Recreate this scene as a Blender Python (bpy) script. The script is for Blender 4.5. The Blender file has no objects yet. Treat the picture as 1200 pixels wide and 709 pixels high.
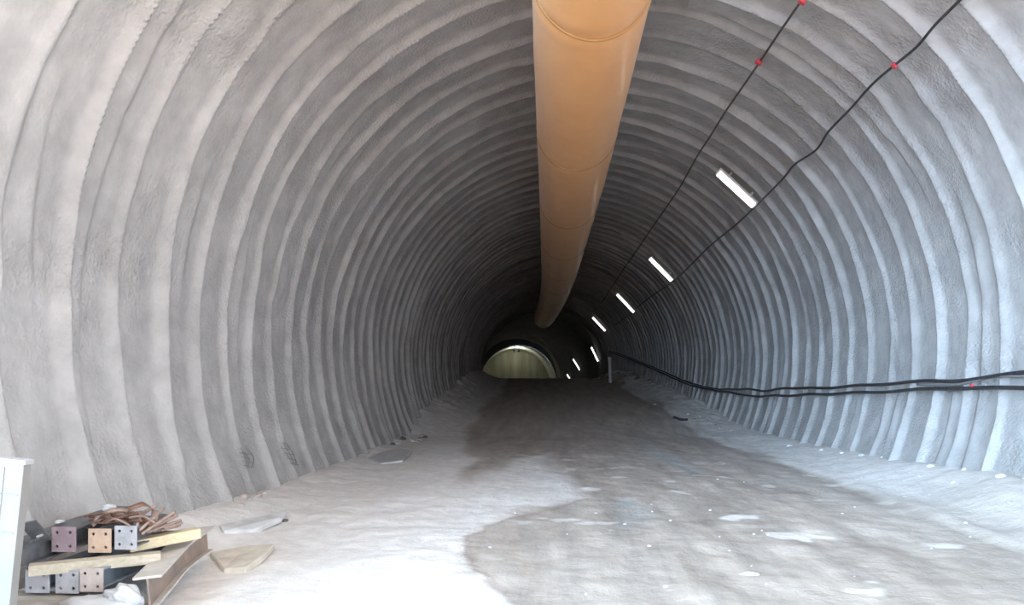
import bpy, bmesh, math, random
import numpy as np
from mathutils import Vector, Matrix

random.seed(7)
S = bpy.context.scene
C = S.collection
PI = math.pi

# ------------------------------------------------------------------ layout
F = 900.0                 # focal length in pixels of a 1200 px wide frame
CX, CY = 637.0, 435.0     # where the tunnel axis vanishes
CAMZ = 1.6
AX, AZ, R = 0.88, 2.0, 4.84      # axis position (x, z) and radius of the bore
Y0 = 0.3                  # portal
YEND = 108.0
RIB0, RIBS = 7.06, 0.79

def axis(y):
    y = np.asarray(y, dtype=float)
    t = np.clip(y - 30.0, 0, None)
    return AX - 0.00105 * t * t, AZ - 0.00032 * t * t

def P(px, py, d):
    """point seen at a pixel, d metres ahead"""
    return Vector(((px - CX) * d / F, d, CAMZ - (py - CY) * d / F))

def on_wall(px, py, gap=0.1):
    """follow the pixel's ray until it comes within gap of the bore"""
    a, b = (px - CX) / F, -(py - CY) / F
    lo = hi = 0.0
    while hi < 105:
        hi += .25
        x, z = axis(hi)
        if math.hypot(a * hi - float(x), CAMZ + b * hi - float(z)) > R - gap: break
    lo = hi - .25
    for _ in range(24):
        d = (lo + hi) / 2; x, z = axis(d)
        if math.hypot(a * d - float(x), CAMZ + b * d - float(z)) > R - gap: hi = d
        else: lo = d
    return Vector((a * d, d, CAMZ + b * d))

# ------------------------------------------------------------------ noise
_T = {}
def vnoise(x, y, seed):
    """smooth value noise in -1..1"""
    if seed not in _T: _T[seed] = np.random.RandomState(seed).rand(256, 256) * 2 - 1
    T = _T[seed]
    xi, yi = np.floor(x).astype(int), np.floor(y).astype(int)
    fx, fy = x - xi, y - yi
    fx = fx * fx * (3 - 2 * fx); fy = fy * fy * (3 - 2 * fy)
    a = T[xi % 256, yi % 256]; b = T[(xi + 1) % 256, yi % 256]
    c = T[xi % 256, (yi + 1) % 256]; d = T[(xi + 1) % 256, (yi + 1) % 256]
    return (a * (1 - fx) + b * fx) * (1 - fy) + (c * (1 - fx) + d * fx) * fy

def fbm(x, y, seed, n=3):
    s, amp = 0, 1.0
    for k in range(n):
        s = s + amp * vnoise(x * 2 ** k, y * 2 ** k, seed + k); amp *= .5
    return s

def sstep(a, b, x):
    t = np.clip((np.asarray(x, dtype=float) - a) / (b - a), 0, 1)
    return t * t * (3 - 2 * t)

# ------------------------------------------------------------------ materials
class NT:
    def __init__(self, name):
        self.m = bpy.data.materials.new(name); self.m.use_nodes = True
        self.t = self.m.node_tree; self.t.nodes.clear()
        self.out = self.n('ShaderNodeOutputMaterial')
        self.b = self.n('ShaderNodeBsdfPrincipled')
        self.l(self.b.outputs[0], self.out.inputs[0])
        self.co = self.n('ShaderNodeTexCoord').outputs['Object']
    def n(self, t): return self.t.nodes.new(t)
    def l(self, a, b): self.t.links.new(a, b)
    def noise(self, scale, detail=4, rough=.55, vec=None, stretch=None):
        n = self.n('ShaderNodeTexNoise'); n.inputs['Scale'].default_value = scale
        n.inputs['Detail'].default_value = detail; n.inputs['Roughness'].default_value = rough
        v = vec or self.co
        if stretch:
            mp = self.n('ShaderNodeMapping'); mp.inputs['Scale'].default_value = stretch
            self.l(v, mp.inputs[0]); v = mp.outputs[0]
        self.l(v, n.inputs['Vector'])
        return n.outputs['Fac']
    def ramp(self, fac, stops):
        r = self.n('ShaderNodeValToRGB'); e = r.color_ramp.elements
        while len(e) < len(stops): e.new(.5)
        for el, (p, c) in zip(e, stops):
            el.position = p; el.color = (*c, 1) if len(c) == 3 else c
        self.l(fac, r.inputs[0]); return r.outputs[0]
    def mix(self, fac, a, b, mode='MIX'):
        m = self.n('ShaderNodeMix'); m.data_type = 'RGBA'; m.blend_type = mode
        for sock, v in ((m.inputs[0], fac), (m.inputs[6], a), (m.inputs[7], b)):
            if isinstance(v, (int, float)): sock.default_value = v
            elif isinstance(v, tuple): sock.default_value = (*v, 1)
            else: self.l(v, sock)
        return m.outputs[2]
    def attr(self, name):
        a = self.n('ShaderNodeAttribute'); a.attribute_name = name; return a.outputs['Fac']
    def math(self, op, a, b):
        m = self.n('ShaderNodeMath'); m.operation = op
        for s, v in ((m.inputs[0], a), (m.inputs[1], b)):
            if isinstance(v, (int, float)): s.default_value = v
            else: self.l(v, s)
        return m.outputs[0]
    def bump(self, h, strength, dist, prev=None):
        b = self.n('ShaderNodeBump'); b.inputs['Strength'].default_value = strength
        b.inputs['Distance'].default_value = dist
        self.l(h, b.inputs['Height'])
        if prev: self.l(prev, b.inputs['Normal'])
        return b.outputs[0]
    def done(self, col=None, rough=.8, nrm=None, metal=0, spec=.5):
        if col is not None:
            if isinstance(col, tuple): self.b.inputs['Base Color'].default_value = (*col, 1)
            else: self.l(col, self.b.inputs['Base Color'])
        if isinstance(rough, (int, float)): self.b.inputs['Roughness'].default_value = rough
        else: self.l(rough, self.b.inputs['Roughness'])
        self.b.inputs['Metallic'].default_value = metal
        self.b.inputs['Specular IOR Level'].default_value = spec
        if nrm: self.l(nrm, self.b.inputs['Normal'])
        return self.m

def shotcrete():
    t = NT('shotcrete')
    big = t.noise(.55, 4, .6)
    mid = t.noise(3.2, 5, .6)
    col = t.ramp(big, [(.3, SHOT_A), (.7, SHOT_B)])
    col = t.mix(.35, col, t.ramp(mid, [(.3, (.30, .30, .30)), (.72, (.72, .72, .72))]), 'OVERLAY')
    fine = t.noise(34, 3, .6)
    v = t.n('ShaderNodeTexVoronoi'); v.feature = 'SMOOTH_F1'; v.inputs['Scale'].default_value = 26
    t.l(t.co, v.inputs['Vector'])
    patch = t.ramp(t.noise(.9, 3, .6), [(.4, (.15, .15, .15)), (.62, (1, 1, 1))])
    h = t.math('MULTIPLY', t.math('ADD', fine, t.math('MULTIPLY', v.outputs['Distance'], -.8)), patch)
    nb = t.bump(mid, .35, .05)
    nb = t.bump(h, .7, .024, nb)
    return t.done(col, .93, nb, spec=.2)
SHOT_A, SHOT_B = (.355, .348, .345), (.46, .453, .448)

def floor_mat():
    t = NT('packed_dirt_road')
    wet_lift, pale, blue = t.attr('wet_lift'), t.attr('pale'), t.attr('blue')
    n1 = t.noise(1.6, 6, .62); n2 = t.noise(6, 5, .6); n3 = t.noise(1.2, 5, .6, stretch=(2.6, .35, 1))
    base = t.ramp(n1, [(.28, (.34, .305, .275)), (.7, (.50, .455, .415))])
    base = t.mix(.5, base, t.ramp(n3, [(.3, (.24, .24, .24)), (.7, (.78, .77, .76))]), 'OVERLAY')
    dust = t.ramp(n2, [(.25, (.68, .665, .65)), (.7, (.83, .82, .81))])
    wet_lift_c = t.ramp(n3, [(.3, (.38, .345, .32)), (.72, (.56, .515, .475))])  # lighter than the base to make up for the dim far road
    col = t.mix(pale, base, dust)
    col = t.mix(wet_lift, col, wet_lift_c)
    col = t.mix(blue, col, (.40, .48, .53))
    col = t.mix(t.attr('stain'), col, (.30, .235, .215))
    fine = t.noise(22, 5, .65)
    nb = t.bump(n2, .4, .05); nb = t.bump(fine, .5, .02, nb)
    rough = t.ramp(wet_lift, [(0, (.95, .95, .95)), (1, (.62, .62, .62))])
    return t.done(col, rough, nb, spec=.25)

def plain(name, c1, c2, rough=.6, scale=9, metal=0, bump=.2, spec=.5, stretch=None):
    t = NT(name)
    n = t.noise(scale, 5, .6, stretch=stretch)
    col = t.ramp(n, [(.3, c1), (.7, c2)])
    return t.done(col, rough, t.bump(n, bump, .01) if bump else None, metal, spec)

def emit(name, col, s):
    t = NT(name); t.b.inputs['Base Color'].default_value = (.9, .9, .9, 1)
    t.b.inputs['Emission Color'].default_value = (*col, 1); t.b.inputs['Emission Strength'].default_value = s
    return t.m

M = dict(
    shot=shotcrete(), floor=floor_mat(),
    duct=plain('orange_duct_fabric', (.88, .41, .14), (.93, .48, .20), .28, 2.0, bump=.12, spec=1.0),
    seam=plain('duct_seam', (.60, .30, .10), (.70, .36, .13), .45, 6, bump=.1),
    cable=plain('black_rubber', (.016, .016, .018), (.06, .06, .064), .55, 20, bump=.1),
    duskcable=plain('dusty_black_rubber', (.04, .038, .036), (.11, .105, .10), .7, 12, bump=.1),
    greycable=plain('grey_rubber', (.16, .16, .17), (.24, .24, .25), .55, 20, bump=.1),
    red=plain('red_plastic', (.55, .05, .07), (.72, .09, .10), .5, 20, bump=0),
    tube=emit('fluorescent_tube', (1, 1, .93), 3.0),
    house=plain('lamp_housing', (.55, .55, .54), (.7, .7, .69), .5, 9, bump=0),
    plate_purple=plain('mauve_steel', (.26, .19, .22), (.38, .29, .31), .55, 14),
    plate_tan=plain('tan_rusted_steel', (.50, .36, .27), (.66, .50, .38), .65, 14),
    plate_grey=plain('grey_steel', (.38, .39, .42), (.55, .56, .60), .55, 14),
    plate_rose=plain('pale_rose_steel', (.56, .48, .45), (.70, .63, .60), .6, 14),
    steel=plain('dusty_blue_grey_steel', (.16, .20, .25), (.30, .35, .41), .5, 7, bump=.15),
    darksteel=plain('dark_grey_steel', (.07, .073, .08), (.17, .172, .18), .55, 8, bump=.15),
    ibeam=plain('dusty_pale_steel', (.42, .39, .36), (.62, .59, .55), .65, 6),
    ibeam_shaded=plain('shaded_rusty_steel', (.20, .165, .15), (.36, .26, .20), .75, 5),  # rusty web, its colour darkened for the shade under the flange
    rust=plain('rusty_iron', (.10, .05, .035), (.27, .15, .105), .8, 16),
    rustpale=plain('dusty_rusty_iron', (.25, .17, .14), (.42, .31, .26), .8, 16),
    timber=plain('pale_sawn_timber', (.46, .41, .31), (.64, .59, .48), .75, 5, stretch=(1, 9, 9), bump=.3),
    timber2=plain('cream_timber', (.52, .43, .27), (.66, .58, .41), .75, 5, stretch=(1, 9, 9), bump=.3),
    timber_grey=plain('grey_weathered_timber', (.28, .25, .22), (.46, .42, .38), .8, 5, stretch=(1, 9, 9), bump=.3),
    white=plain('white_painted_board', (.215, .204, .19), (.25, .238, .222), .6, 2.5, bump=.05),
    white_lit=plain('lit_white', (.36, .36, .355), (.42, .42, .415), .5, 4, bump=.03),  # lighter white for the panel's lit top and the bright hole
    bag=plain('white_plastic_film', (.44, .46, .48), (.56, .57, .58), .5, 5, bump=.3),
    stone=plain('pale_grey_stone', (.34, .33, .32), (.58, .56, .54), .9, 9, bump=.6),
    stonedark=plain('dark_grey_stone', (.08, .08, .085), (.2, .19, .19), .9, 9, bump=.6),
    stonemid=plain('brown_grey_stone', (.20, .185, .17), (.36, .33, .30), .9, 9, bump=.6),
    stonepink=plain('pinkish_stone', (.42, .34, .32), (.60, .51, .48), .9, 9, bump=.6),
    slab=plain('pale_mortar_slab', (.52, .53, .54), (.72, .73, .74), .9, 6, bump=.5),
    slabwarm=plain('cream_mortar_slab', (.55, .51, .43), (.74, .70, .62), .9, 6, bump=.5),
    bulk=plain('olive_shutter_board', (.17, .165, .11), (.30, .29, .21), .8, 1.3, stretch=(1.2, 1.2, .16), bump=.15),
    liner=plain('white_lining_membrane', (.80, .80, .72), (.88, .88, .80), .5, 1.5, bump=.05),
    post=plain('white_post_paint', (.70, .66, .66), (.84, .80, .80), .6, 9, bump=0),
    ground=plain('warm_bounce_yard', (.56, .33, .21), (.68, .44, .29), .95, .8, bump=.2),  # unseen yard, tinted warm for its bounce on the ceiling
)

db = M['duct'].node_tree.nodes['Principled BSDF']                  # woven fabric catches light at grazing angles
db.inputs['Sheen Weight'].default_value = .22; db.inputs['Sheen Roughness'].default_value = .35
db.inputs['Sheen Tint'].default_value = (1, .82, .7, 1)

# ------------------------------------------------------------------ object helpers
def tag(o, label=None, cat=None, group=None, kind=None):
    if label: o['label'] = label
    if cat: o['category'] = cat
    if group: o['group'] = group
    if kind: o['kind'] = kind
    return o

def empty(name, loc, label, cat, group=None):
    o = bpy.data.objects.new(name, None); C.objects.link(o)
    o.location = loc; o.empty_display_size = .1
    return tag(o, label, cat, group)

def link(name, me, mat, parent=None, smooth=True):
    if mat is not None:
        me.materials.clear(); me.materials.append(mat)
    if smooth is not None:
        me.polygons.foreach_set('use_smooth', [bool(smooth)] * len(me.polygons))
    o = bpy.data.objects.new(name, me); C.objects.link(o)
    if parent is not None:
        o.parent = parent
        o.matrix_parent_inverse = Matrix.Translation(parent.location).inverted()
    return o

def bm_obj(name, bm, mat, parent=None, smooth=False):
    bmesh.ops.recalc_face_normals(bm, faces=bm.faces)
    me = bpy.data.meshes.new(name); bm.to_mesh(me); bm.free()
    return link(name, me, mat, parent, smooth)

def grid_mesh(name, V, flip=False):
    """V: (n, m, 3) -> quad grid mesh"""
    n, m, _ = V.shape
    me = bpy.data.meshes.new(name)
    idx = np.arange(n * m).reshape(n, m)
    q = np.stack([idx[:-1, :-1], idx[1:, :-1], idx[1:, 1:], idx[:-1, 1:]], -1).reshape(-1, 4)
    if flip: q = q[:, ::-1]
    me.vertices.add(n * m); me.vertices.foreach_set('co', V.reshape(-1).astype(np.float32))
    me.loops.add(q.size); me.loops.foreach_set('vertex_index', q.reshape(-1).astype(np.int32))
    me.polygons.add(len(q))
    me.polygons.foreach_set('loop_start', np.arange(0, q.size, 4, dtype=np.int32))
    me.polygons.foreach_set('loop_total', np.full(len(q), 4, dtype=np.int32))
    me.update(calc_edges=True)
    return me

def smooth_path(pts, n=6):
    """Catmull-Rom through the points"""
    out = []
    p = [Vector(q) for q in pts]
    for i in range(len(p) - 1):
        a = p[max(i - 1, 0)]; b = p[i]; c = p[i + 1]; d = p[min(i + 2, len(p) - 1)]
        for k in range(n):
            t = k / n
            out.append(.5 * ((2 * b) + (c - a) * t + (2 * a - 5 * b + 4 * c - d) * t * t + (3 * b - a - 3 * c + d) * t ** 3))
    out.append(p[-1]); return out

def frames(path):
    fr = []
    for i, p in enumerate(path):
        t = (path[min(i + 1, len(path) - 1)] - path[max(i - 1, 0)]).normalized()
        up = Vector((0, 0, 1)) if abs(t.z) < .95 else Vector((1, 0, 0))
        rt = t.cross(up).normalized(); fr.append((p, rt, rt.cross(t).normalized(), t))
    return fr

def sweep(bm, sec, path, roll=0.0):
    """closed 2D section (right, up) along a path, with end caps"""
    rings = []
    cr, sr = math.cos(roll), math.sin(roll)
    for p, rt, up, _ in frames(path):
        rings.append([bm.verts.new(p + rt * (a * cr - b * sr) + up * (a * sr + b * cr)) for a, b in sec])
    n = len(sec)
    for r0, r1 in zip(rings, rings[1:]):
        for k in range(n):
            bm.faces.new((r0[k], r0[(k + 1) % n], r1[(k + 1) % n], r1[k]))
    bm.faces.new(rings[0]); bm.faces.new(rings[-1][::-1])

def circ(r, n=8, sq=1.0):
    return [(r * math.cos(2 * PI * k / n), r * sq * math.sin(2 * PI * k / n)) for k in range(n)]

def rect(w, h): return [(-w / 2, -h / 2), (w / 2, -h / 2), (w / 2, h / 2), (-w / 2, h / 2)]

def isec(w, h, tf=.012, tw=.009):
    a, b = w / 2, h / 2; c = tw / 2
    return [(-a, -b), (a, -b), (a, -b + tf), (c, -b + tf), (c, b - tf), (a, b - tf), (a, b), (-a, b),
            (-a, b - tf), (-c, b - tf), (-c, -b + tf), (-a, -b + tf)]

def box(bm, c, s, rot=None, bevel=0):
    r = bmesh.ops.create_cube(bm, size=1)
    vs = r['verts']
    bmesh.ops.scale(bm, vec=Vector(s), verts=vs)
    if bevel:
        es = list({e for v in vs for e in v.link_edges})
        g = bmesh.ops.bevel(bm, geom=es, offset=bevel, segments=2, affect='EDGES', profile=.6)
        vs = list({v for f in g['faces'] for v in f.verts} | {v for v in vs if v.is_valid})
    if rot is not None: bmesh.ops.transform(bm, matrix=rot, verts=vs)
    bmesh.ops.translate(bm, vec=Vector(c), verts=vs)

def copy_thing(o, label=None):
    c = o.copy(); C.objects.link(c)
    for ch in list(o.children):
        d = ch.copy(); C.objects.link(d); d.parent = c
        d.matrix_parent_inverse = ch.matrix_parent_inverse.copy()
    if label: c['label'] = label
    return c

# ------------------------------------------------------------------ the bore
def bore_offset(y, th, k_fade=1.0):
    """inward offset of the sprayed surface at distance y and angle th (0 = crown, + = right)"""
    arc = th * R
    u = (y - RIB0) / RIBS
    off = np.zeros_like(y)
    ki = np.floor(u)
    for dk in (0, 1):
        k = ki + dk
        wob = .042 * fbm(arc * .55, k * 7.31 + 3, 11, 3) + .02 * vnoise(arc * 1.9, k * 5.1, 15)
        c = RIB0 + k * RIBS + wob
        amp = .074 * np.clip(1.0 + .55 * fbm(arc * .5, k * 3.77 + 9, 21, 3), .22, 1.7)
        s = y - c
        w = np.where(s < 0, .088, .055) * (1 + .3 * vnoise(arc * .8, k * 2.3, 31))
        off = np.maximum(off, amp * np.exp(-(s / w) ** 2))
    # a second, short ridge where the mesh overlaps
    k = np.round(u - .5)
    c2 = RIB0 + (k + .5) * RIBS + .22 * vnoise(arc * .35, k * 9.1, 41)
    a2 = .05 * np.clip(vnoise(arc * .45 + 11, k * 6.7, 43) - .45, 0, 1) / .55
    s = y - c2
    off = np.maximum(off, a2 * np.exp(-(s / np.where(s < 0, .11, .05)) ** 2))
    off = off + .022 * fbm(arc * .45, y * .5, 51, 3) + .006 * fbm(arc * 4, y * 5, 55, 3)
    # blotchy lumps of extra concrete on the right haunch
    off = off + .05 * np.clip(fbm(arc * .9 + 4, y * .8, 61, 2) - .55, 0, 1)
    return off

def portal(th): return 3.4 + 4.6 * np.clip(np.cos(th), 0, 1) ** 2.5
ys = np.concatenate([np.arange(Y0, 14, .027), np.arange(14, 26, .034), np.arange(26, 56, .055), np.arange(56, YEND + .4, .4)])
def shell(name, th0, th1):
    n = int(abs(th1 - th0) * R / .062) + 2
    th = np.linspace(th0, th1, n)
    Yg, Tg = np.meshgrid(ys, th, indexing='ij')
    p0 = portal(Tg)
    Yg = np.where(Yg < 14, p0 + (14 - p0) * (Yg - Y0) / (14 - Y0), Yg)     # unseen portal, crown raked back to let in more skylight
    ax, az = axis(Yg)
    r = R - bore_offset(Yg, Tg)
    V = np.stack([ax + r * np.sin(Tg), Yg, az + r * np.cos(Tg)], -1)
    me = grid_mesh(name, V)
    o = link(name, me, M['shot'])
    o['kind'] = 'structure'
    # exact shared normals so the three shells meet without a seam
    e = 1e-2
    def pt(Y, T):
        a, z = axis(Y); q = R - bore_offset(Y, T)
        return np.stack([a + q * np.sin(T), Y, z + q * np.cos(T)], -1)
    dy = pt(Yg + e, Tg) - pt(Yg - e, Tg); dt = pt(Yg, Tg + e / R) - pt(Yg, Tg - e / R)
    N = np.cross(dy, dt); N /= np.linalg.norm(N, axis=-1, keepdims=True)
    ctr = np.stack([ax - V[..., 0], 0 * Yg, az - V[..., 2]], -1)
    N *= np.sign((N * ctr).sum(-1, keepdims=True))
    me.normals_split_custom_set_from_vertices(N.reshape(-1, 3).astype(np.float32))
    return o
TW = math.radians(48)
shell('ceiling', -TW, TW)
shell('wall_right', TW, math.radians(140))
shell('wall_left', -math.radians(140), -TW)

# ------------------------------------------------------------------ the floor
def wallx(y, z, side):
    ax, az = axis(y)
    return ax + side * np.sqrt(np.clip(R * R - (z - az) ** 2, .1, None))

RY = [0, 10, 15, 20, 23, 30, 36.7, 45, 52, 58, 70, 95, 110]
RZ = [0, 0, -.04, -.10, .16, .40, .60, .94, 1.13, .95, -.4, -2.3, -2.6]
LY = [0, 6, 7, 10, 13, 20, 23, 30, 40, 48, 56, 70, 110]
LZ = [.03, .12, .22, .05, .04, -.04, .45, .78, 1.50, 1.62, 1.4, .2, -2.2]
GY = [0, 7, 9, 12, 16, 20, 27, 37, 46, 54, 70, 110]
GZ = [.3, .34, .34, .17, .1, .02, .5, 1.0, 1.50, 1.55, .2, -2.2]
def floor_z(x, y):
    road = np.interp(y, RY, RZ); lb = np.interp(y, LY, LZ); rb = np.interp(y, GY, GZ)
    xl = wallx(y, lb, -1); xr = wallx(y, rb, 1)
    wl = 1 - sstep(0.0, np.interp(y, [0, 18, 24, 60], [.9, .9, 1.5, 1.8]), x - xl)
    wr = 1 - sstep(0.0, np.interp(y, [0, 18, 24, 60], [1.0, 1.1, 1.4, 1.7]), xr - x)
    z = road + (lb - road) * wl + (rb - road) * wr
    # the raised strip of rebound along the right edge of the carriageway
    z = z + .05 * sstep(4.05, 4.3, x + .12 * vnoise(y * .9, y * 0, 71)) * (y < 60)
    z = z + .022 * fbm(x * .9, y * .7, 73, 3) + .010 * fbm(x * 4, y * 4, 77, 3)
    rub = np.maximum(wl, wr) * sstep(18, 26, y)
    z = z + .10 * rub * fbm(x * 1.6, y * 1.4, 79, 3)
    # wheel ruts
    for cx_, w in ((-.1, .28), (1.9, .28), (2.9, .25)):
        z = z - .02 * np.exp(-((x - cx_ - .12 * vnoise(y * .25, y * 0 + cx_, 83)) / w) ** 2) * sstep(8, 14, y)
    return z

fy = np.concatenate([np.arange(Y0, 16, .04), np.arange(16, 60, .085), np.arange(60, YEND, .7)])
fu = np.linspace(0, 1, 250)
Yg, Ug = np.meshgrid(fy, fu, indexing='ij')
X0 = wallx(Yg, np.interp(Yg, LY, LZ), -1) - .25; X1 = wallx(Yg, np.interp(Yg, GY, GZ), 1) + .25
Xg = X0 + (X1 - X0) * Ug
Zg = floor_z(Xg, Yg)
fme = grid_mesh('floor', np.stack([Xg, Yg, Zg], -1), flip=True)
floor = link('floor', fme, M['floor']); floor['kind'] = 'structure'

def inpoly(x, y, poly):
    """signed distance (positive inside) to a polygon"""
    ins = np.zeros(x.shape, bool); dm = np.full(x.shape, 1e9)
    for (x0, y0), (x1, y1) in zip(poly, poly[1:] + poly[:1]):
        if y0 != y1:
            ins ^= ((y0 > y) != (y1 > y)) & (x < (x1 - x0) * (y - y0) / (y1 - y0) + x0)
        L2 = (x1 - x0) ** 2 + (y1 - y0) ** 2
        t = np.clip(((x - x0) * (x1 - x0) + (y - y0) * (y1 - y0)) / L2, 0, 1)
        dm = np.minimum(dm, np.hypot(x - x0 - t * (x1 - x0), y - y0 - t * (y1 - y0)))
    return np.where(ins, dm, -dm)

def g(px, py): # ground point of a pixel on the flat near road
    d = F * CAMZ / (py - CY); return ((px - CX) * d / F, d)

jx = Xg + .24 * fbm(Xg * .9, Yg * .35, 91, 3); jy = Yg + .3 * fbm(Xg * 1.1 + 5, Yg * .8, 95, 4)
# damp carriageway between the verges; colour lifted with depth against light falloff
left_edge = np.interp(jy, [0, 5.3, 7, 9, 11, 14, 20, 60], [-.3, -.3, -.5, -.5, -1.0, -1.4, -1.9, -2.4])
road_m = sstep(-.25, .25, jx - left_edge) * (1 - sstep(4.0, 4.22, jx + .15 * vnoise(Yg * .5, Yg * 0, 97)))
pale = 1 - road_m
wet_lift_m = sstep(9.5, 19, jy) * road_m * .85
wet_lift_m = wet_lift_m * (.62 + .38 * sstep(-.5, .4, fbm(Xg * .8, Yg * .22, 101, 3)))
# dark damp strip just inside the right verge
strip = np.exp(-((jx - 3.75) / .42) ** 2) * sstep(6.2, 9, Yg) * .75
# pale dusty patch in the road (left of centre)
pp = inpoly(jx, jy, [g(575, 545), g(600, 535), g(655, 528), g(668, 560), g(690, 585), g(560, 600), g(545, 570)])
patch = sstep(-.15, .35, pp)
wet_lift_m = np.clip(np.maximum(wet_lift_m, strip) * (1 - .8 * patch), 0, 1)
# puddle stain
pud_poly = [g(690, 583), g(640, 596), g(598, 606), g(566, 617), g(546, 630), g(543, 650), g(556, 672), g(590, 700), g(640, 730),
            g(760, 730), g(790, 690), g(800, 640), g(760, 600)]
px_ = Xg + .05 * fbm(Xg * 3, Yg * 3, 111, 3); py_ = Yg + .07 * fbm(Xg * 3 + 9, Yg * 3, 115, 3)
pd = inpoly(px_, py_, pud_poly)
left_side = 1 - sstep(.35, 1.1, Xg)
pud = sstep(-.02, .06, pd)
wet_lift_m = np.maximum(wet_lift_m, pud * .16 * left_side + pud * .10)
rim = np.exp(-((pd - .03) / .035) ** 2) * left_side * .55
pale = np.clip(pale + patch * .95 - pud * .5, 0, 1) * (1 - (.1 + .7 * (1 - sstep(7.5, 11.5, Yg))) * sstep(3.6, 4.2, jx))
bl = sstep(-.05, .25, inpoly(jx, jy, [g(690, 590), g(735, 578), g(755, 600), g(745, 622), g(700, 618)])) * .5
bl = np.maximum(bl, .55 * sstep(-.1, .3, inpoly(jx, jy, [g(742, 512), g(770, 520), g(845, 552), g(830, 560), g(760, 535)])))
bl = bl * (.5 + .5 * sstep(-.3, .5, fbm(Xg * 3, Yg * 2, 121, 3)))
# fallen blobs of pale grout
sp = sstep(.74, .95, fbm(Xg * 2.2, Yg * 2.4, 131, 3)) * road_m * (1 - sstep(14, 24, Yg))
pale = np.clip(np.maximum(pale, sp * .8), 0, 1)
for nm, arr in (('wet_lift', wet_lift_m), ('pale', pale), ('blue', bl), ('stain', rim)):
    at = fme.attributes.new(nm, 'FLOAT', 'POINT')
    at.data.foreach_set('value', np.clip(arr, 0, 1).reshape(-1).astype(np.float32))

def fz(x, y): return float(floor_z(np.array([float(x)]), np.array([float(y)]))[0])

bm = bmesh.new()
vs = [bm.verts.new(v) for v in ((-70, -90, -.06), (70, -90, -.06), (70, Y0 + .15, -.06), (-70, Y0 + .15, -.06))]
bm.faces.new(vs); gr = bm_obj('ground', bm, M['ground']); gr['kind'] = 'structure'

# ------------------------------------------------------------------ ventilation duct
def duct_r(y): return np.interp(y, [0, 7, 15, 30, 58], [.655, .665, .70, .715, .72])
def duct_c(y):
    ax, az = axis(y)
    x = (ax - AX) + np.interp(y, [0, 7.5, 16, 26, 60], [.50, .53, .60, .63, .66])
    z = (az - AZ) + CAMZ + np.interp(y, [0, 7.5, 16, 26, 45, 60], [4.38, 4.30, 4.12, 4.05, 4.02, 4.0])
    return x, z
duct = empty('ventilation_duct', (0.6, 20, 5.0), 'large orange fabric ventilation duct hanging below the tunnel crown', 'ventilation duct')
dy_ = np.concatenate([np.arange(-1.5, 30, .07), np.arange(30, 57.01, .2)])
ph = np.linspace(0, 2 * PI, 65)
Yd, Pd = np.meshgrid(dy_, ph, indexing='ij')
cx_, cz_ = duct_c(Yd)
rr = duct_r(Yd) * (1 - .55 * sstep(54, 57.5, Yd) ** 2)
wr = .006 * fbm(np.cos(Pd) * 2.0 + 5, Yd * .9 + np.sin(Pd) * 1.3, 141, 3)
joint = np.abs((Yd - 8.35 + 2.5) % 5.0 - 2.5)
wr = wr - .012 * np.exp(-(joint / .10) ** 2) + .010 * np.exp(-((joint - .22) / .12) ** 2) * np.abs(fbm(np.cos(Pd) * 6 + 9, Yd * 0 + np.sin(Pd) * 6 + 7, 145, 2))
rr = rr + wr
V = np.stack([cx_ + rr * np.sin(Pd), Yd, cz_ + rr * np.cos(Pd)], -1)
link('fabric_tube', grid_mesh('fabric_tube', V, flip=False), M['duct'], duct)
for y in np.arange(-.0 + 3.35, 54, 5.0):
    x, z = [float(q) for q in duct_c(y)]; r = float(duct_r(y)) - .004
    bm = bmesh.new(); rings = []
    for k in range(64):
        a = 2 * PI * k / 64
        ring = []
        for (dr, dyy) in ((0, -.035), (.008, -.02), (.008, .02), (0, .035)):
            q = r + dr; tilt = .10 * math.cos(a)
            ring.append(bm.verts.new((x + q * math.sin(a), y + dyy + .06 * math.sin(2 * a + y), z + q * math.cos(a))))
        rings.append(ring)
    for a_, b_ in zip(rings, rings[1:] + rings[:1]):
        for k in range(3): bm.faces.new((a_[k], a_[k + 1], b_[k + 1], b_[k]))
    bm_obj('seam_band', bm, M['seam'], duct, True)
    if y < 8.2: continue
    bm = bmesh.new()
    a = axis(y)
    sweep(bm, circ(.008, 6), [Vector((x, y, z + r - .02)), Vector((x, y, float(a[1]) + math.sqrt(R * R - (x - float(a[0])) ** 2) + .02))])
    bm_obj('suspension_wire', bm, M['darksteel'], duct)

# ------------------------------------------------------------------ cables
def tube_obj(name, path, r, mat, parent=None, n=8, smooth=True):
    bm = bmesh.new(); sweep(bm, circ(r, n), path)
    return bm_obj(name, bm, mat, parent, smooth)

def run(pts, gap, extra=None):
    w = [on_wall(x, y, gap) for x, y in pts]
    if extra: w = extra(w)
    return smooth_path(w, 5)

def to_portal(w):
    a, b = w[0], w[1]; v = (a - b).normalized()
    out = []
    th = math.atan2(a.x - AX, a.z - AZ); k = (a.y - float(portal(th)) - .2) / 4
    for i in range(4, 0, -1):
        y = a.y - k * i; ax, az = axis(y)
        th = math.atan2(a.x - AX, a.z - AZ); r = math.hypot(a.x - AX, a.z - AZ)
        out.append(Vector((AX + r * math.sin(th), y, AZ + r * math.cos(th))))
    return out + w

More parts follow.
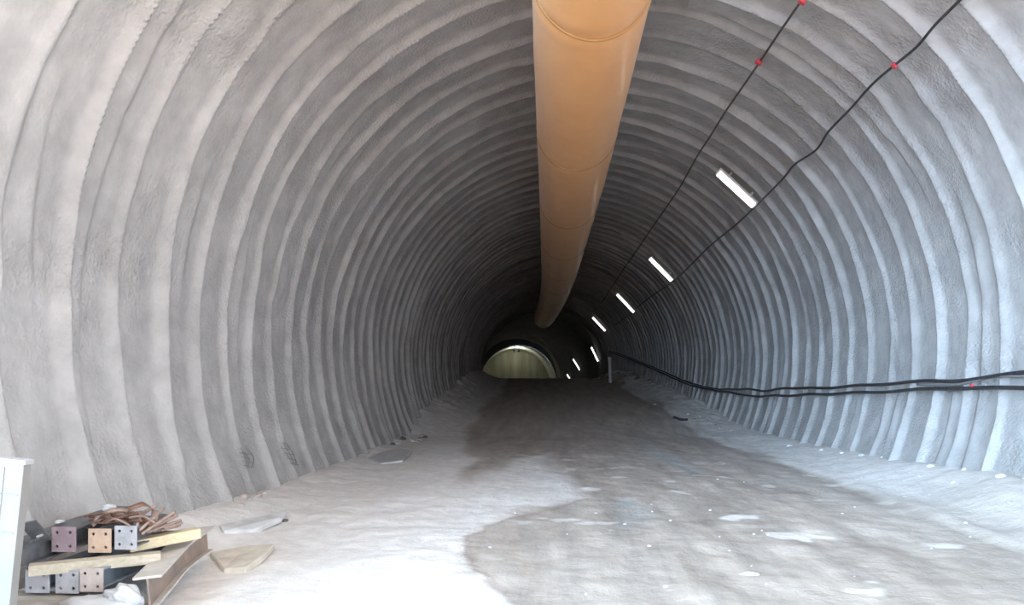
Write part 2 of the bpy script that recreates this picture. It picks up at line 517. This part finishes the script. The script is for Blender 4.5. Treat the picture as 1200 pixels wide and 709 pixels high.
A = [(948, -16), (938, 2), (914, 37), (890, 73), (868, 105), (848, 134), (832, 160), (817, 183), (798, 217), (778, 247), (764, 267), (747, 292), (733, 312), (716, 338), (705, 355)]
B = [(1140, -16), (1125, 0), (1096, 29), (1074, 55), (1050, 75), (1022, 99), (997, 127), (971, 154), (956, 176), (931, 193), (916, 211), (887, 240), (864, 262),
     (830, 290), (803, 317), (783, 334), (758, 351), (737, 369), (721, 381)]
c1 = tube_obj('power_cable', run(A, .105, to_portal), .015, M['duskcable'])
tag(c1, 'black cable along the ceiling, the one closer to the orange duct', 'cable', 'cables along the ceiling')
c2 = tube_obj('power_cable', run(B, .105, to_portal), .016, M['cable'])
tag(c2, 'black cable along the right haunch that passes the nearest tube lamp', 'cable', 'cables along the ceiling')
C1 = [(1240, 436), (1200, 437.5), (1152, 442.5), (1117, 446), (1075, 447.5), (1033, 450), (992, 453), (950, 455), (921, 454.5), (900, 458), (875, 456), (837, 455.5), (804, 447), (775, 434.5), (750, 424), (735, 418), (724, 414), (714, 411.5)]
C2 = [(1240, 457), (1200, 456), (1137, 454), (1075, 457), (1012, 460), (958, 462), (917, 463.5), (879, 464), (858, 460), (833, 457), (804, 450), (775, 437), (750, 426), (735, 420), (724, 416), (714, 413)]
C3 = [(1240, 443), (1200, 442), (1165, 442.5), (1135, 447.5), (1117, 450), (1075, 451)]
lp = []
for pts, r, mt, lb in ((C1, .026, 'cable', 'black cable sagging along the right wall, upper of the pair'),
                       (C2, .026, 'cable', 'black cable sagging along the right wall, lower of the pair'),
                       (C3, .018, 'greycable', 'thin grey cable joining the sagging black pair near the right edge of the photo')):
    w = run(pts, .115, to_portal); lp.append(w)
    for i_, q in enumerate(w): q.z += .012 * math.sin(q.y * 2.7 + r * 90)
    tag(tube_obj('power_cable', w, r, M[mt]), lb, 'cable', 'cables sagging on the right wall')

def clip(px, py, gap, s, label):
    p = on_wall(px, py, gap)
    th = math.atan2(p.x - AX, p.z - AZ)
    rot = Matrix.Rotation(th, 4, 'Y')
    e = empty('cable_tag', p, label, 'cable tag', 'red tags on the cables')
    bm = bmesh.new(); box(bm, p, (s, s * .9, s * .55), rot, s * .1); bm_obj('tag_body', bm, M['red'], e)
    bm = bmesh.new(); q = Vector((math.sin(th), 0, math.cos(th)))
    box(bm, p + q * (s * .4), (s * .4, s * .4, s * .6), rot); bm_obj('mount', bm, M['red'], e)
clip(940, 2, .12, .085, 'red tag on the ceiling cable at the top edge of the photo')
clip(889, 73, .12, .095, 'red tag on the ceiling cable nearest the orange duct, below the topmost one')
clip(1048, 77, .12, .07, 'red tag on the haunch cable up and right of the nearest tube lamp')
clip(1139, 452, .12, .05, 'small red tag on the sagging cables of the right wall')

# ------------------------------------------------------------------ tube lamps
LAMPS = [((841, 204), (884, 240)), ((761, 304), (788, 328)), ((722, 346), (744, 365)), ((693, 372), (711, 388)),
         ((691.5, 407), (702.5, 423.5)), ((670.5, 421), (681, 434)), ((665.5, 441), (669.5, 446))]
LBL = ['lit tube lamp on the right ceiling, the largest and nearest to the portal',
       'lit tube lamp on the right ceiling, second from the portal',
       'lit tube lamp on the right ceiling, third from the portal',
       'lit tube lamp on the right ceiling, fourth from the portal',
       'lit tube lamp deep in the tunnel, just above and left of the white post',
       'lit tube lamp deep in the tunnel, low beside the bright olive arch',
       'faint far tube lamp peeping over the road crest, right of the olive arch']
for (p0, p1), lb in zip(LAMPS, LBL):
    a = on_wall(*p0, .17); b = on_wall(*p1, .17)
    mid = (a + b) / 2; d = mid.y
    a.y = b.y = d
    u = (b - a); L = min(max(u.length, 1.0), 1.25); u.normalize()
    ax, az = axis(d); nrm = Vector((mid.x - float(ax), 0, mid.z - float(az))); nrm -= u * nrm.dot(u); nrm.normalize()
    rt = Vector((0, 1, 0))
    e = empty('tube_lamp', mid, lb, 'tube lamp', 'tube lamps along the right ceiling')
    rot = Matrix((( rt.x, u.x, nrm.x, 0), (rt.y, u.y, nrm.y, 0), (rt.z, u.z, nrm.z, 0), (0, 0, 0, 1)))
    bm = bmesh.new(); box(bm, mid + nrm * .075, (.16, L + .08, .05), rot, .012)
    bm_obj('housing', bm, M['house'], e)
    bm = bmesh.new(); sweep(bm, [(q * 1.0, w) for q, w in circ(.064, 12)], [mid - u * L / 2, mid + u * L / 2])  # tube thickened to take in its glow
    bm_obj('tube', bm, M['tube'], e, True)
    for s in (-1, 1):
        bm = bmesh.new(); box(bm, mid + u * s * (L / 2 + .02) + nrm * .02, (.11, .04, .13), rot, .008)
        bm_obj('end_cap', bm, M['house'], e)
    for s in (-.3, .3):
        bm = bmesh.new(); box(bm, mid + u * s * L + nrm * .13, (.04, .04, .12), rot)
        bm_obj('bracket', bm, M['house'], e)

# ------------------------------------------------------------------ far end: lit lining and shutter
DE = 93.0
ax, az = [float(q) for q in axis(DE)]
slx = -.00272 * (DE - 40) ; 
lin = empty('tunnel_lining', (ax, DE, az - 3.5), 'bright arched lining with olive end boards beyond the road crest', 'tunnel lining')
RI = 4.6
LX = -.19; LZs = -.16
CXE, CZE = (607.5 - CX) * DE / F, CAMZ - (449.5 - CY) * DE / F
def lring(y, r, th):
    t = y - DE
    return Vector((CXE + LX * t + r * math.sin(th), y, CZE + LZs * t + r * math.cos(th)))
bm = bmesh.new(); rings = []
ths = [math.radians(-112 + 224 * k / 72) for k in range(73)]
prof = [(DE, RI + .9), (DE, RI), (DE + 1.5, RI), (DE + 3.4, RI), (DE + 3.4, RI + .25), (DE + 1.5, RI + .25)]
for th in ths: rings.append([bm.verts.new(lring(y, r, th)) for y, r in prof])
for a, b in zip(rings, rings[1:]):
    for k in range(1, 5): bm.faces.new((a[k], a[k + 1], b[k + 1], b[k]))
bm_obj('arch_ring', bm, M['liner'], lin, True)
bm = bmesh.new(); rings = []
for th in ths: rings.append([bm.verts.new(lring(y, r, th)) for y, r in ((DE, RI + .02), (DE, RI + 1.6), (DE + .5, RI + 1.6))])
for a, b in zip(rings, rings[1:]):
    for k in range(2): bm.faces.new((a[k], a[k + 1], b[k + 1], b[k]))
bm_obj('dark_collar', bm, M['darksteel'], lin, False)  # dark collar added to fill the darkness around the arch
bm = bmesh.new()
pts = [lring(DE + 3.3, RI + .1, th) for th in ths]
f0 = [bm.verts.new(p) for p in pts]; f1 = [bm.verts.new(p + Vector((0, .12, 0))) for p in pts]
bm.faces.new(f0); bm.faces.new(f1[::-1])
for k in range(len(f0)): bm.faces.new((f0[k], f0[(k + 1) % len(f0)], f1[(k + 1) % len(f0)], f1[k]))
bm_obj('end_board', bm, M['bulk'], lin)
for i, px in enumerate((602.5, 608.0)):
    p = P(px, 411.5, DE + .5)
    e = empty('work_light', p, ['small dark work light under the bright arch, left one of two', 'small dark work light under the bright arch, right one of two'][i], 'work light', 'work lights under the far arch')
    bm = bmesh.new(); box(bm, p, (.26, .22, .26), None, .03); bm_obj('lamp_body', bm, M['darksteel'], e)
    bm = bmesh.new(); box(bm, p + Vector((0, 0, .24)), (.05, .05, .30)); bm_obj('hanger', bm, M['darksteel'], e)
    ld = bpy.data.lights.new('work_light_beam', 'SPOT'); ld.energy = 62; ld.color = (1, 1, .86)
    ld.spot_size = math.radians(178); ld.spot_blend = .25; ld.shadow_soft_size = .12
    lo = bpy.data.objects.new('work_light_beam', ld); C.objects.link(lo); lo.parent = e; lo.matrix_parent_inverse = Matrix.Translation(p).inverted()
    lo.location = p + Vector((0, .2, -.05)); lo.rotation_euler = Vector((0, 1, .36)).to_track_quat('-Z', 'Y').to_euler()

# white post on the right bank of the crest
p = P(715.5, 432, 44.0); zb = fz(p.x, p.y)
bm = bmesh.new()
sweep(bm, circ(.085, 12), [Vector((p.x, p.y, zb - .1)), Vector((p.x - .03, p.y, zb + .25)), Vector((p.x - .07, p.y, P(715, 418.5, 44).z))])
mk = empty('marker_post', (p.x, p.y, zb), 'dim white marker post standing on the right bank at the road crest', 'post')
bm_obj('post', bm, M['post'], mk, True)
bm = bmesh.new(); sweep(bm, circ(.15, 10), [Vector((p.x, p.y, zb - .05)), Vector((p.x, p.y, zb + .05))]); bm_obj('base', bm, M['stonedark'], mk)

# ------------------------------------------------------------------ stones, slabs, debris
def rock_bm(r, seed, flat=.7):
    rg = random.Random(seed); bm = bmesh.new()
    bmesh.ops.create_icosphere(bm, subdivisions=2, radius=1)
    dirs = [Vector((rg.uniform(-1, 1), rg.uniform(-1, 1), rg.uniform(-1, 1))).normalized() for _ in range(9)]
    cuts = [rg.uniform(.55, .9) for _ in dirs]
    for v in bm.verts:
        for d, c in zip(dirs, cuts):
            q = v.co.dot(d)
            if q > c: v.co -= d * (q - c)
        v.co *= 1 + rg.uniform(-.05, .05)
    sx, sy = rg.uniform(.8, 1.3), rg.uniform(.8, 1.2)
    for v in bm.verts: v.co = Vector((v.co.x * r * sx, v.co.y * r * sy, v.co.z * r * flat))
    return bm
def stone(x, y, r, mat, label, group, seed, flat=.7, name='stone'):
    bm = rock_bm(r, seed, flat); o = bm_obj(name, bm, M[mat])
    o.location = (x, y, min(fz(x + a * r, y + b * r) for a, b in ((0, 0), (.8, 0), (-.8, 0), (0, .8), (0, -.8))) + r * flat * .3); o.rotation_euler = (0, 0, seed * 1.7)
    return tag(o, label, 'stone', group)

def ground_hit(px, py):
    """march the pixel's ray to the floor"""
    d = np.arange(3.0, 60, .02)
    x = (px - CX) * d / F; z = CAMZ - (py - CY) * d / F
    k = np.nonzero(z <= floor_z(x, d))[0]
    return P(px, py, float(d[k[0]]) if len(k) else 50.0)

sd = 1
for px, py, r in ((1130, 549, .045), (1173, 557, .06), (1091, 545, .05), (1034, 534, .04), (1010, 532, .05), (986, 529, .05), (962, 526, .05), (925, 521, .06)):
    p = ground_hit(px, py + 2); sd += 1
    stone(p.x, p.y, r, 'slab', 'small pale lump of concrete at the foot of a rib on the right wall', 'lumps along the right wall foot', sd)
for px, py, r in ((1078, 558, .035), (1116, 565, .045), (1060, 582, .03), (1182, 590, .03), (1010, 560, .025)):
    p = ground_hit(px, py); sd += 1
    stone(p.x, p.y, r, 'stone', 'small grey stone on the pale verge beside the right wall', 'stones on the right verge', sd)
for px, py, r, mt in ((286, 583, .05, 'stonepink'), (293, 586, .045, 'stone'), (303, 582, .06, 'stonepink'), (283, 592, .035, 'stonepink'), (310, 578, .04, 'stone')):
    p = ground_hit(px, py); sd += 1
    stone(p.x, p.y, r, mt, 'small pinkish grey stone in the cluster at the foot of the left wall', 'stones at the left wall foot', sd)
rg = random.Random(5)
for k in range(16):
    px = rg.uniform(452, 500); py = 519 - (px - 452) * .14 + rg.uniform(-2, 4)
    p = ground_hit(px, py); sd += 1
    stone(p.x, p.y, rg.uniform(.05, .12), rg.choice(['stone', 'stone', 'stonepink', 'stonedark']), 'small grey stone in the rubble line where the left bank begins', 'rubble at the left bank', sd)
for k in range(22):
    px = rg.uniform(700, 850); t = (px - 700) / 150
    py = 441 + t * 62 + rg.uniform(-6, 5)
    p = ground_hit(px, py); sd += 1
    stone(p.x, p.y, rg.uniform(.03, .08), rg.choice(['stone', 'stonemid']), 'small dark stone on the dirt bank along the right side of the road', 'stones on the right bank', sd)
for k in range(26):
    px = rg.uniform(690, 775); py = 445 + (px - 700) * .06 - rg.uniform(0, 12)
    p = ground_hit(px, py); sd += 1
    stone(p.x, p.y, rg.uniform(.10, .24), rg.choice(['stone', 'stonemid', 'stonemid']), 'chunk of dark muck heaped by the white post at the road crest', 'muck heap at the crest', sd, .6)
for k in range(30):
    px, py = rg.uniform(470, 1150), rg.uniform(560, 700)
    p = ground_hit(px, py); sd += 1
    stone(p.x, p.y, rg.uniform(.008, .02), 'slab', 'tiny pale pebble lying on the road surface', 'pebbles on the road', sd)
p = ground_hit(878, 673); stone(p.x, p.y, .085, 'slab', 'flat white fleck of mortar on the road in the right foreground', None, 301, .14, 'mortar_fleck')['category'] = 'mortar'

def slab(name, pix, lift, th, mat, label, cat):
    bm = bmesh.new()
    ps = [ground_hit(*q) for q in pix]
    top = [bm.verts.new((q.x, q.y, fz(q.x, q.y) + th + l)) for q, l in zip(ps, lift)]
    bot = [bm.verts.new((q.x, q.y, fz(q.x, q.y) - .02 + l * .9)) for q, l in zip(ps, lift)]
    bm.faces.new(top); bm.faces.new(bot[::-1]); n = len(top)
    for k in range(n): bm.faces.new((top[k], top[(k + 1) % n], bot[(k + 1) % n], bot[k]))
    bmesh.ops.bevel(bm, geom=list(bm.edges), offset=.008, segments=1, affect='EDGES')
    o = bm_obj(name, bm, M[mat]); return tag(o, label, cat)
slab('mortar_slab', [(246, 652), (262, 672), (288, 672), (308, 660), (322, 646), (290, 645)], [0, 0, .01, .03, .03, 0], .035, 'slabwarm', 'cream broken slab half buried right of the curved steel beam', 'slab')
slab('mortar_slab', [(258, 618), (262, 626), (300, 624), (330, 615), (336, 606), (300, 610)], [0, 0, .0, .05, .05, 0], .03, 'slab', 'pale bluish slab at the foot of the left wall above the cream slab', 'slab')
slab('plastic_sheet', [(430, 538), (446, 544), (472, 542), (482, 534), (466, 530), (444, 532)], [0, 0, .02, .09, .06, 0], .02, 'bag', 'pale blue sheet lying by the left wall where the dirt bank starts', 'sheet')
stone(*ground_hit(332, 611).xy, .045, 'stonedark', 'dark lump standing in for the shadow under the raised end of the pale bluish slab', None, 401, .6)  # added where only the slab's shadow lies
# dark scrap on right bank
a, b, c = ground_hit(790, 490), ground_hit(798, 493), ground_hit(806, 493)
o = tube_obj('hose_scrap', smooth_path([a + Vector((0, 0, .03)), b + Vector((0, 0, .03)), c + Vector((0, 0, .03))], 4), .04, M['cable'])
tag(o, 'short black hose scrap lying on the edge of the right dirt bank', 'hose')

# loose reinforcing mesh poking out at the foot of two ribs
for i, (pts, lb) in enumerate(((((283, 528), (290, 548)), 'dark wire mesh end poking from the left wall foot, nearer one'),
                               (((331, 522), (344, 546)), 'dark wire mesh end poking from the left wall foot, farther one'))):
    (x0, y0), (x1, y1) = pts
    bm = bmesh.new()
    for k in range(5):
        u0 = on_wall(x0 + k * 2.2 - 2, y0 + rg.uniform(-4, 4), .06); u1 = on_wall(x1 + k * 1.8 - 1, y1 + rg.uniform(-3, 3), .09)
        m = (u0 + u1) / 2 + Vector((rg.uniform(-.0, .06), rg.uniform(-.03, .03), 0))
        sweep(bm, circ(.0035, 5), smooth_path([u0, m, u1], 3))
    for k in range(4):
        f = (k + .5) / 4
        u0 = on_wall(x0 - 3 + (x1 - x0) * f, y0 + (y1 - y0) * f, .07); u1 = on_wall(x0 + 8 + (x1 - x0) * f, y0 + (y1 - y0) * f + 2, .08)
        sweep(bm, circ(.0035, 5), [u0, u1])
    tag(bm_obj('wire_mesh', bm, M['darksteel']), lb, 'wire mesh')

# ------------------------------------------------------------------ steel pile in the left foreground
def plate_mesh(w, h, t, hole=.011, off=.28):
    cu = bpy.data.curves.new('plate', 'CURVE'); cu.dimensions = '2D'; cu.fill_mode = 'BOTH'; cu.extrude = t / 2
    def spl(pts):
        s = cu.splines.new('POLY'); s.points.add(len(pts) - 1)
        for q, (x, y) in zip(s.points, pts): q.co = (x, y, 0, 1)
        s.use_cyclic_u = True
    spl(rect(w, h))
    for sx in (-1, 1):
        for sy in (-1, 1):
            spl([(sx * w * off + a, sy * h * off + b) for a, b in circ(hole, 12)])
    o = bpy.data.objects.new('tmp', cu); C.objects.link(o)
    dg = bpy.context.evaluated_depsgraph_get(); dg.update()
    me = bpy.data.meshes.new_from_object(o.evaluated_get(dg))
    bpy.data.objects.remove(o); return me

def segment(px, py, d, w, h, dirv, L, pm, label, bmat='steel'):
    """a straight arch segment: end plate at the pixel, beam running back along dirv"""
    c = P(px, py, d); t = Vector(dirv).normalized()
    e = empty('steel_arch_segment', c, label, 'steel beam', 'steel arch segments in the pile')
    path = [c + t * .007, c + t * (L * .5), c + t * L]
    bm = bmesh.new(); sweep(bm, isec(w * .80, h * .84), path); bm_obj('beam', bm, M[bmat], e)
    me = plate_mesh(w, h, .013)
    up = Vector((0, 0, 1)); rt = t.cross(up).normalized(); u2 = rt.cross(t)
    mt = Matrix(((rt.x, u2.x, -t.x, c.x), (rt.y, u2.y, -t.y, c.y), (rt.z, u2.z, -t.z, c.z), (0, 0, 0, 1)))
    me.transform(mt); o = link('end_plate', me, M[pm], e, False); o['label'] = {'plate_purple': 'mauve', 'plate_tan': 'tan', 'plate_grey': 'grey', 'plate_rose': 'pale rose'}[pm] + ' plate with four bolt holes'
    return e
# lower row
segment(44, 681, 4.98, .155, .150, (.04, 1, 0), 1.15, 'plate_grey', 'steel arch segment with grey end plate, bottom row of the pile, beside the white panel')
segment(79, 681.5, 5.0, .150, .152, (.03, 1, 0), 1.1, 'plate_grey', 'steel arch segment with grey end plate, bottom row of the pile, middle one')
segment(107.5, 679.5, 5.0, .150, .152, (.03, 1, 0), 1.0, 'plate_rose', 'steel arch segment with pale rose end plate, bottom row of the pile, right one')
# upper row
segment(75, 632, 5.12, .158, .165, (.02, 1, .0), .62, 'plate_purple', 'steel arch segment with mauve end plate, upper left of the pile', 'darksteel')
segment(117, 633.5, 5.18, .152, .160, (.03, 1, .0), .55, 'plate_tan', 'steel arch segment with tan end plate, under the rusty scrap heap', 'darksteel')
segment(147.5, 630, 5.2, .150, .160, (.06, 1, .0), .5, 'plate_grey', 'steel arch segment with light grey end plate, beside the tan one on the plank', 'darksteel')
# dark segment partly hidden behind the panel
c = P(34, 646, 4.93)
e = empty('steel_arch_segment', c, 'dark steel beam with one bright hole, half hidden behind the white panel', 'steel beam', 'steel arch segments in the pile')
bm = bmesh.new(); sweep(bm, isec(.13, .17), [c + Vector((-.06, .02, -.02)), c + Vector((.0, .5, .02)), c + Vector((.05, 1.0, .03))]); bm_obj('beam', bm, M['darksteel'], e)
q = P(43.5, 629, 4.9)
bm = bmesh.new(); sweep(bm, circ(.007, 10), [q, q + Vector((0, .05, 0))]); o = bm_obj('bolt', bm, M['white_lit'], e); o['label'] = 'white disc standing in for the bright hole'  # white disc stands in for a bright hole, not a bolt
bm = bmesh.new(); sweep(bm, rect(.10, .012), [P(32, 612, 4.9), P(52, 634, 5.05)], .3); bm_obj('gusset', bm, M['darksteel'], e)
o = tube_obj('steel_rod', [P(46, 621, 5.2), P(78, 622.5, 5.3)], .009, M['darksteel']); tag(o, 'thin dark rod running from the panel to the mauve end plate', 'steel rod')

def plank(name, p0, p1, w, h, mat, label, roll=0):
    bm = bmesh.new(); n = 6
    path = [p0.lerp(p1, k / n) for k in range(n + 1)]
    sweep(bm, rect(w, h), path, roll)
    return tag(bm_obj(name, bm, M[mat]), label, 'timber', 'planks in the steel pile')
plank('timber_plank', P(34, 668, 4.93), P(188, 652.5, 5.30), .10, .066, 'timber', 'pale timber plank lying across the bottom row of steel beams')
plank('timber_plank', P(150, 640, 5.32), P(232, 624, 5.66), .10, .072, 'timber2', 'cream timber plank in the upper pile, resting against the curved beam')
plank('timber_plank', P(10, 700, 5.0), P(98, 703, 5.03), .12, .06, 'timber_grey', 'grey timber bearer on the ground beneath the bottom row')

# curved I-beam in front
pth = smooth_path([P(174, 694, 4.88), P(194, 672, 5.28), P(214, 651, 5.78), P(242, 631.5, 6.35)], 8)
e = empty('curved_steel_beam', pth[0], 'curved rusty I beam at the right side of the steel pile', 'steel beam')
w, h = .17, .205
bm = bmesh.new(); sweep(bm, [(a, b + h / 2 - .008) for a, b in rect(w, .016)], pth, .08); o = bm_obj('top_flange', bm, M['ibeam'], e); o['label'] = 'pale dusty top flange'
bm = bmesh.new(); sweep(bm, rect(.012, h - .03), pth, .08); o = bm_obj('web', bm, M['ibeam_shaded'], e); o['label'] = 'shaded rusty web'
bm = bmesh.new(); sweep(bm, [(a - .02, b - h / 2 + .008) for a, b in rect(w * .78, .016)], pth, .08); bm_obj('bottom_flange', bm, M['ibeam'], e)

# rusty scrap on top
GRP = 'rusty bars in the scrap heap'
rg = random.Random(12)
def bar(p, q, r, mat, label, sag=0.0, flat=None, cat='rusty bar', name='rusty_bar'):
    m = (p + q) / 2 + Vector((rg.uniform(-.03, .03), rg.uniform(-.03, .03), sag))
    bm = bmesh.new(); sweep(bm, flat or circ(r, 6), smooth_path([p, m, q], 5), rg.uniform(-.6, .6) if flat else 0)
    return tag(bm_obj(name, bm, M[mat], None, True), label, cat, GRP)
for p0, p1, d0, d1 in (((166, 626), (205, 600), 5.25, 5.55), ((163, 622), (192, 596), 5.25, 5.5), ((160, 618), (183, 592), 5.25, 5.5), ((158, 614), (176, 596), 5.3, 5.45),
                       ((172, 624), (212, 610), 5.35, 5.6), ((176, 621), (208, 604), 5.4, 5.6)):
    bar(P(*p0, d0), P(*p1, d1), .011, 'rustpale', 'straight rusty bar slanting up and right out of the scrap heap', .005)
for k in range(26):
    x = rg.uniform(110, 172); y = rg.uniform(596, 616); L = rg.uniform(14, 34); a = rg.uniform(-.55, .35)
    d = rg.uniform(5.25, 5.6)
    bar(P(x - L / 2 * math.cos(a), y + L / 2 * math.sin(a) + 3, d), P(x + L / 2 * math.cos(a), y - L / 2 * math.sin(a) + 3, d + rg.uniform(-.12, .12)),
        rg.uniform(.007, .012), rg.choice(['rust', 'rust', 'rustpale']), 'short bent rusty bar tangled in the scrap heap on the beams', rg.uniform(-.02, .05))
for p0, p1, mt in (((112, 606), (150, 598), 'rustpale'), ((108, 616), (136, 600), 'rustpale'), ((126, 612), (160, 606), 'rust'), ((150, 597), (176, 594), 'rust'), ((176, 594), (180, 612), 'rustpale')):
    bar(P(*p0, 5.3), P(*p1, 5.4), .01, mt, 'flat bent rusty strap in the scrap heap on the beams', .03, rect(.045, .006), 'rusty strap', 'rusty_strap')
for k in range(8):
    x, y = rg.uniform(178, 210), rg.uniform(612, 622)
    bar(P(x - 12, y + 3, 5.45), P(x + 10, y - 3, 5.6), .008, 'rustpale', 'thin dusty bar at the right foot of the scrap heap', .0)

def lump(name, c, s, mat, seed, amp, label, cat):
    bm = bmesh.new(); bmesh.ops.create_icosphere(bm, subdivisions=4, radius=1)
    co = np.array([v.co[:] for v in bm.verts])
    nz = fbm(co[:, 0] * 1.8 + co[:, 2] + 9, co[:, 1] * 1.8 + 1.3 * co[:, 2] + 7, seed, 3)
    for v, q in zip(bm.verts, nz): v.co *= 1 + amp * q
    for v in bm.verts: v.co = Vector((v.co.x * s[0], v.co.y * s[1], v.co.z * s[2])) + c
    return tag(bm_obj(name, bm, M[mat], None, True), label, cat)
lump('crumpled_bag', P(146, 700, 4.82), (.10, .09, .09), 'bag', 151, .28, 'white crumpled plastic bag in front of the bottom row of beams', 'bag')
lump('plaster_heap', P(112, 716, 4.80), (.24, .13, .085), 'bag', 161, .3, 'low heap of white plaster on the ground below the end plates', 'plaster heap')
lump('paper_scrap', P(127, 595, 5.42), (.05, .04, .022), 'bag', 171, .35, 'scrap of white paper on top of the rusty scrap heap', 'paper')
lump('paper_scrap', P(70, 611.5, 5.3), (.025, .03, .012), 'bag', 181, .3, 'small white paper bit on top of the mauve plated beam', 'paper')

# white panel standing on its lower corner at the left edge
e = empty('white_panel', (-3.0, 4.03, 0), 'white panel board standing tilted at the left edge of the photo', 'panel')
top = P(28, 545, 4.0); low = P(11, 709, 4.0)
ax_ = (top - low).normalized(); side = Vector((-ax_.z, 0, ax_.x))
H = (top.z - fz(-2.8, 4.0) + .01) / ax_.z; Wd = .78
c = top - ax_ * H / 2 + side * Wd / 2 + Vector((0, .03, 0))
rot = Matrix(((-side.x, 0, ax_.x, 0), (0, 1, 0, 0), (-side.z, 0, ax_.z, 0), (0, 0, 0, 1)))
bm = bmesh.new(); box(bm, c, (Wd, .06, H), rot, .004); bm_obj('board', bm, M['white'], e)
bm = bmesh.new(); box(bm, c + ax_ * (H / 2 + .012), (Wd + .02, .072, .024), rot, .004); bm_obj('lit_top_cap', bm, M['white_lit'], e)  # light on the top face painted as a brighter white
for z in (-.16, -.36):
    bm = bmesh.new(); box(bm, c + ax_ * (H / 2 + z) + Vector((0, -.031, 0)), (Wd - .03, .006, .006), rot); bm_obj('seam', bm, M['white'], e)
bm = bmesh.new(); box(bm, c - side * (Wd / 2 - .10) + Vector((0, -.031, 0)), (.006, .006, H - .04), rot); bm_obj('joint', bm, M['white'], e)

# ------------------------------------------------------------------ light
SKY, SKYZ, SKY_S = [(-1, (.9, 1.25, 1.6)), (-.35, (1.8, 2.7, 3.7)), (-.05, (1.2, 1.33, 1.5)), (.2, (.50, .50, .515)), (.9, (.86, .96, 1.08))], [(0, (2.1, 2.1, 2.1)), (.3, (1.5, 1.5, 1.5)), (.65, (.74, .67, .60)), (1, (.52, .45, .38))], 3.6
w = bpy.data.worlds.new('sky'); S.world = w; w.use_nodes = True
nt = w.node_tree; nt.nodes.clear()
out = nt.nodes.new('ShaderNodeOutputWorld'); bg = nt.nodes.new('ShaderNodeBackground')
tc = nt.nodes.new('ShaderNodeTexCoord'); sx = nt.nodes.new('ShaderNodeSeparateXYZ'); rp = nt.nodes.new('ShaderNodeValToRGB')
mr = nt.nodes.new('ShaderNodeMapRange'); mr.inputs[1].default_value = -1; mr.inputs[2].default_value = 1
nt.links.new(tc.outputs['Generated'], sx.inputs[0]); nt.links.new(sx.outputs['X'], mr.inputs[0]); nt.links.new(mr.outputs[0], rp.inputs[0])
el = rp.color_ramp.elements                                        # brightest blue sky left of the portal, dull sky to its right
while len(el) < len(SKY): el.new(.5)
for e_, (p_, c_) in zip(el, SKY): e_.position = (p_ + 1) / 2; e_.color = (*c_, 1)
rz = nt.nodes.new('ShaderNodeValToRGB'); e2 = rz.color_ramp.elements   # hazy, brighter towards the horizon
while len(e2) < len(SKYZ): e2.new(.5)
for e_, (p_, c_) in zip(e2, SKYZ): e_.position = p_; e_.color = (*c_, 1)
mx = nt.nodes.new('ShaderNodeMix'); mx.data_type = 'RGBA'; mx.blend_type = 'MULTIPLY'; mx.inputs[0].default_value = 1
nt.links.new(sx.outputs['Z'], rz.inputs[0]); nt.links.new(rp.outputs[0], mx.inputs[6]); nt.links.new(rz.outputs[0], mx.inputs[7])
nt.links.new(mx.outputs[2], bg.inputs[0]); bg.inputs[1].default_value = SKY_S
nt.links.new(bg.outputs[0], out.inputs[0])
sun = bpy.data.lights.new('sun', 'SUN'); sun.energy = 3.8; sun.color = (1, .80, .58); sun.angle = math.radians(1)
so = bpy.data.objects.new('sun', sun); C.objects.link(so)
so.rotation_euler = Vector((.25, -.55, -1)).to_track_quat('-Z', 'Y').to_euler()   # shines away from the portal, onto the yard

# ------------------------------------------------------------------ camera
cam = bpy.data.cameras.new('camera'); co = bpy.data.objects.new('camera', cam); C.objects.link(co)
co.location = (0, 0, CAMZ); co.rotation_euler = (PI / 2, 0, 0)
cam.sensor_fit = 'HORIZONTAL'; cam.sensor_width = 36; cam.lens = F / 1200 * 36
cam.shift_x = (600 - CX) / 1200; cam.shift_y = (CY - 354.5) / 1200
cam.clip_start = .05; cam.clip_end = 400
S.camera = co
S.view_settings.view_transform = 'Standard'; S.view_settings.look = 'None'
S.view_settings.gamma = 1; S.view_settings.use_curve_mapping = False
S.view_settings.exposure = 0.0
S.cycles.max_bounces = 12; S.cycles.diffuse_bounces = 8; S.cycles.use_denoising = True
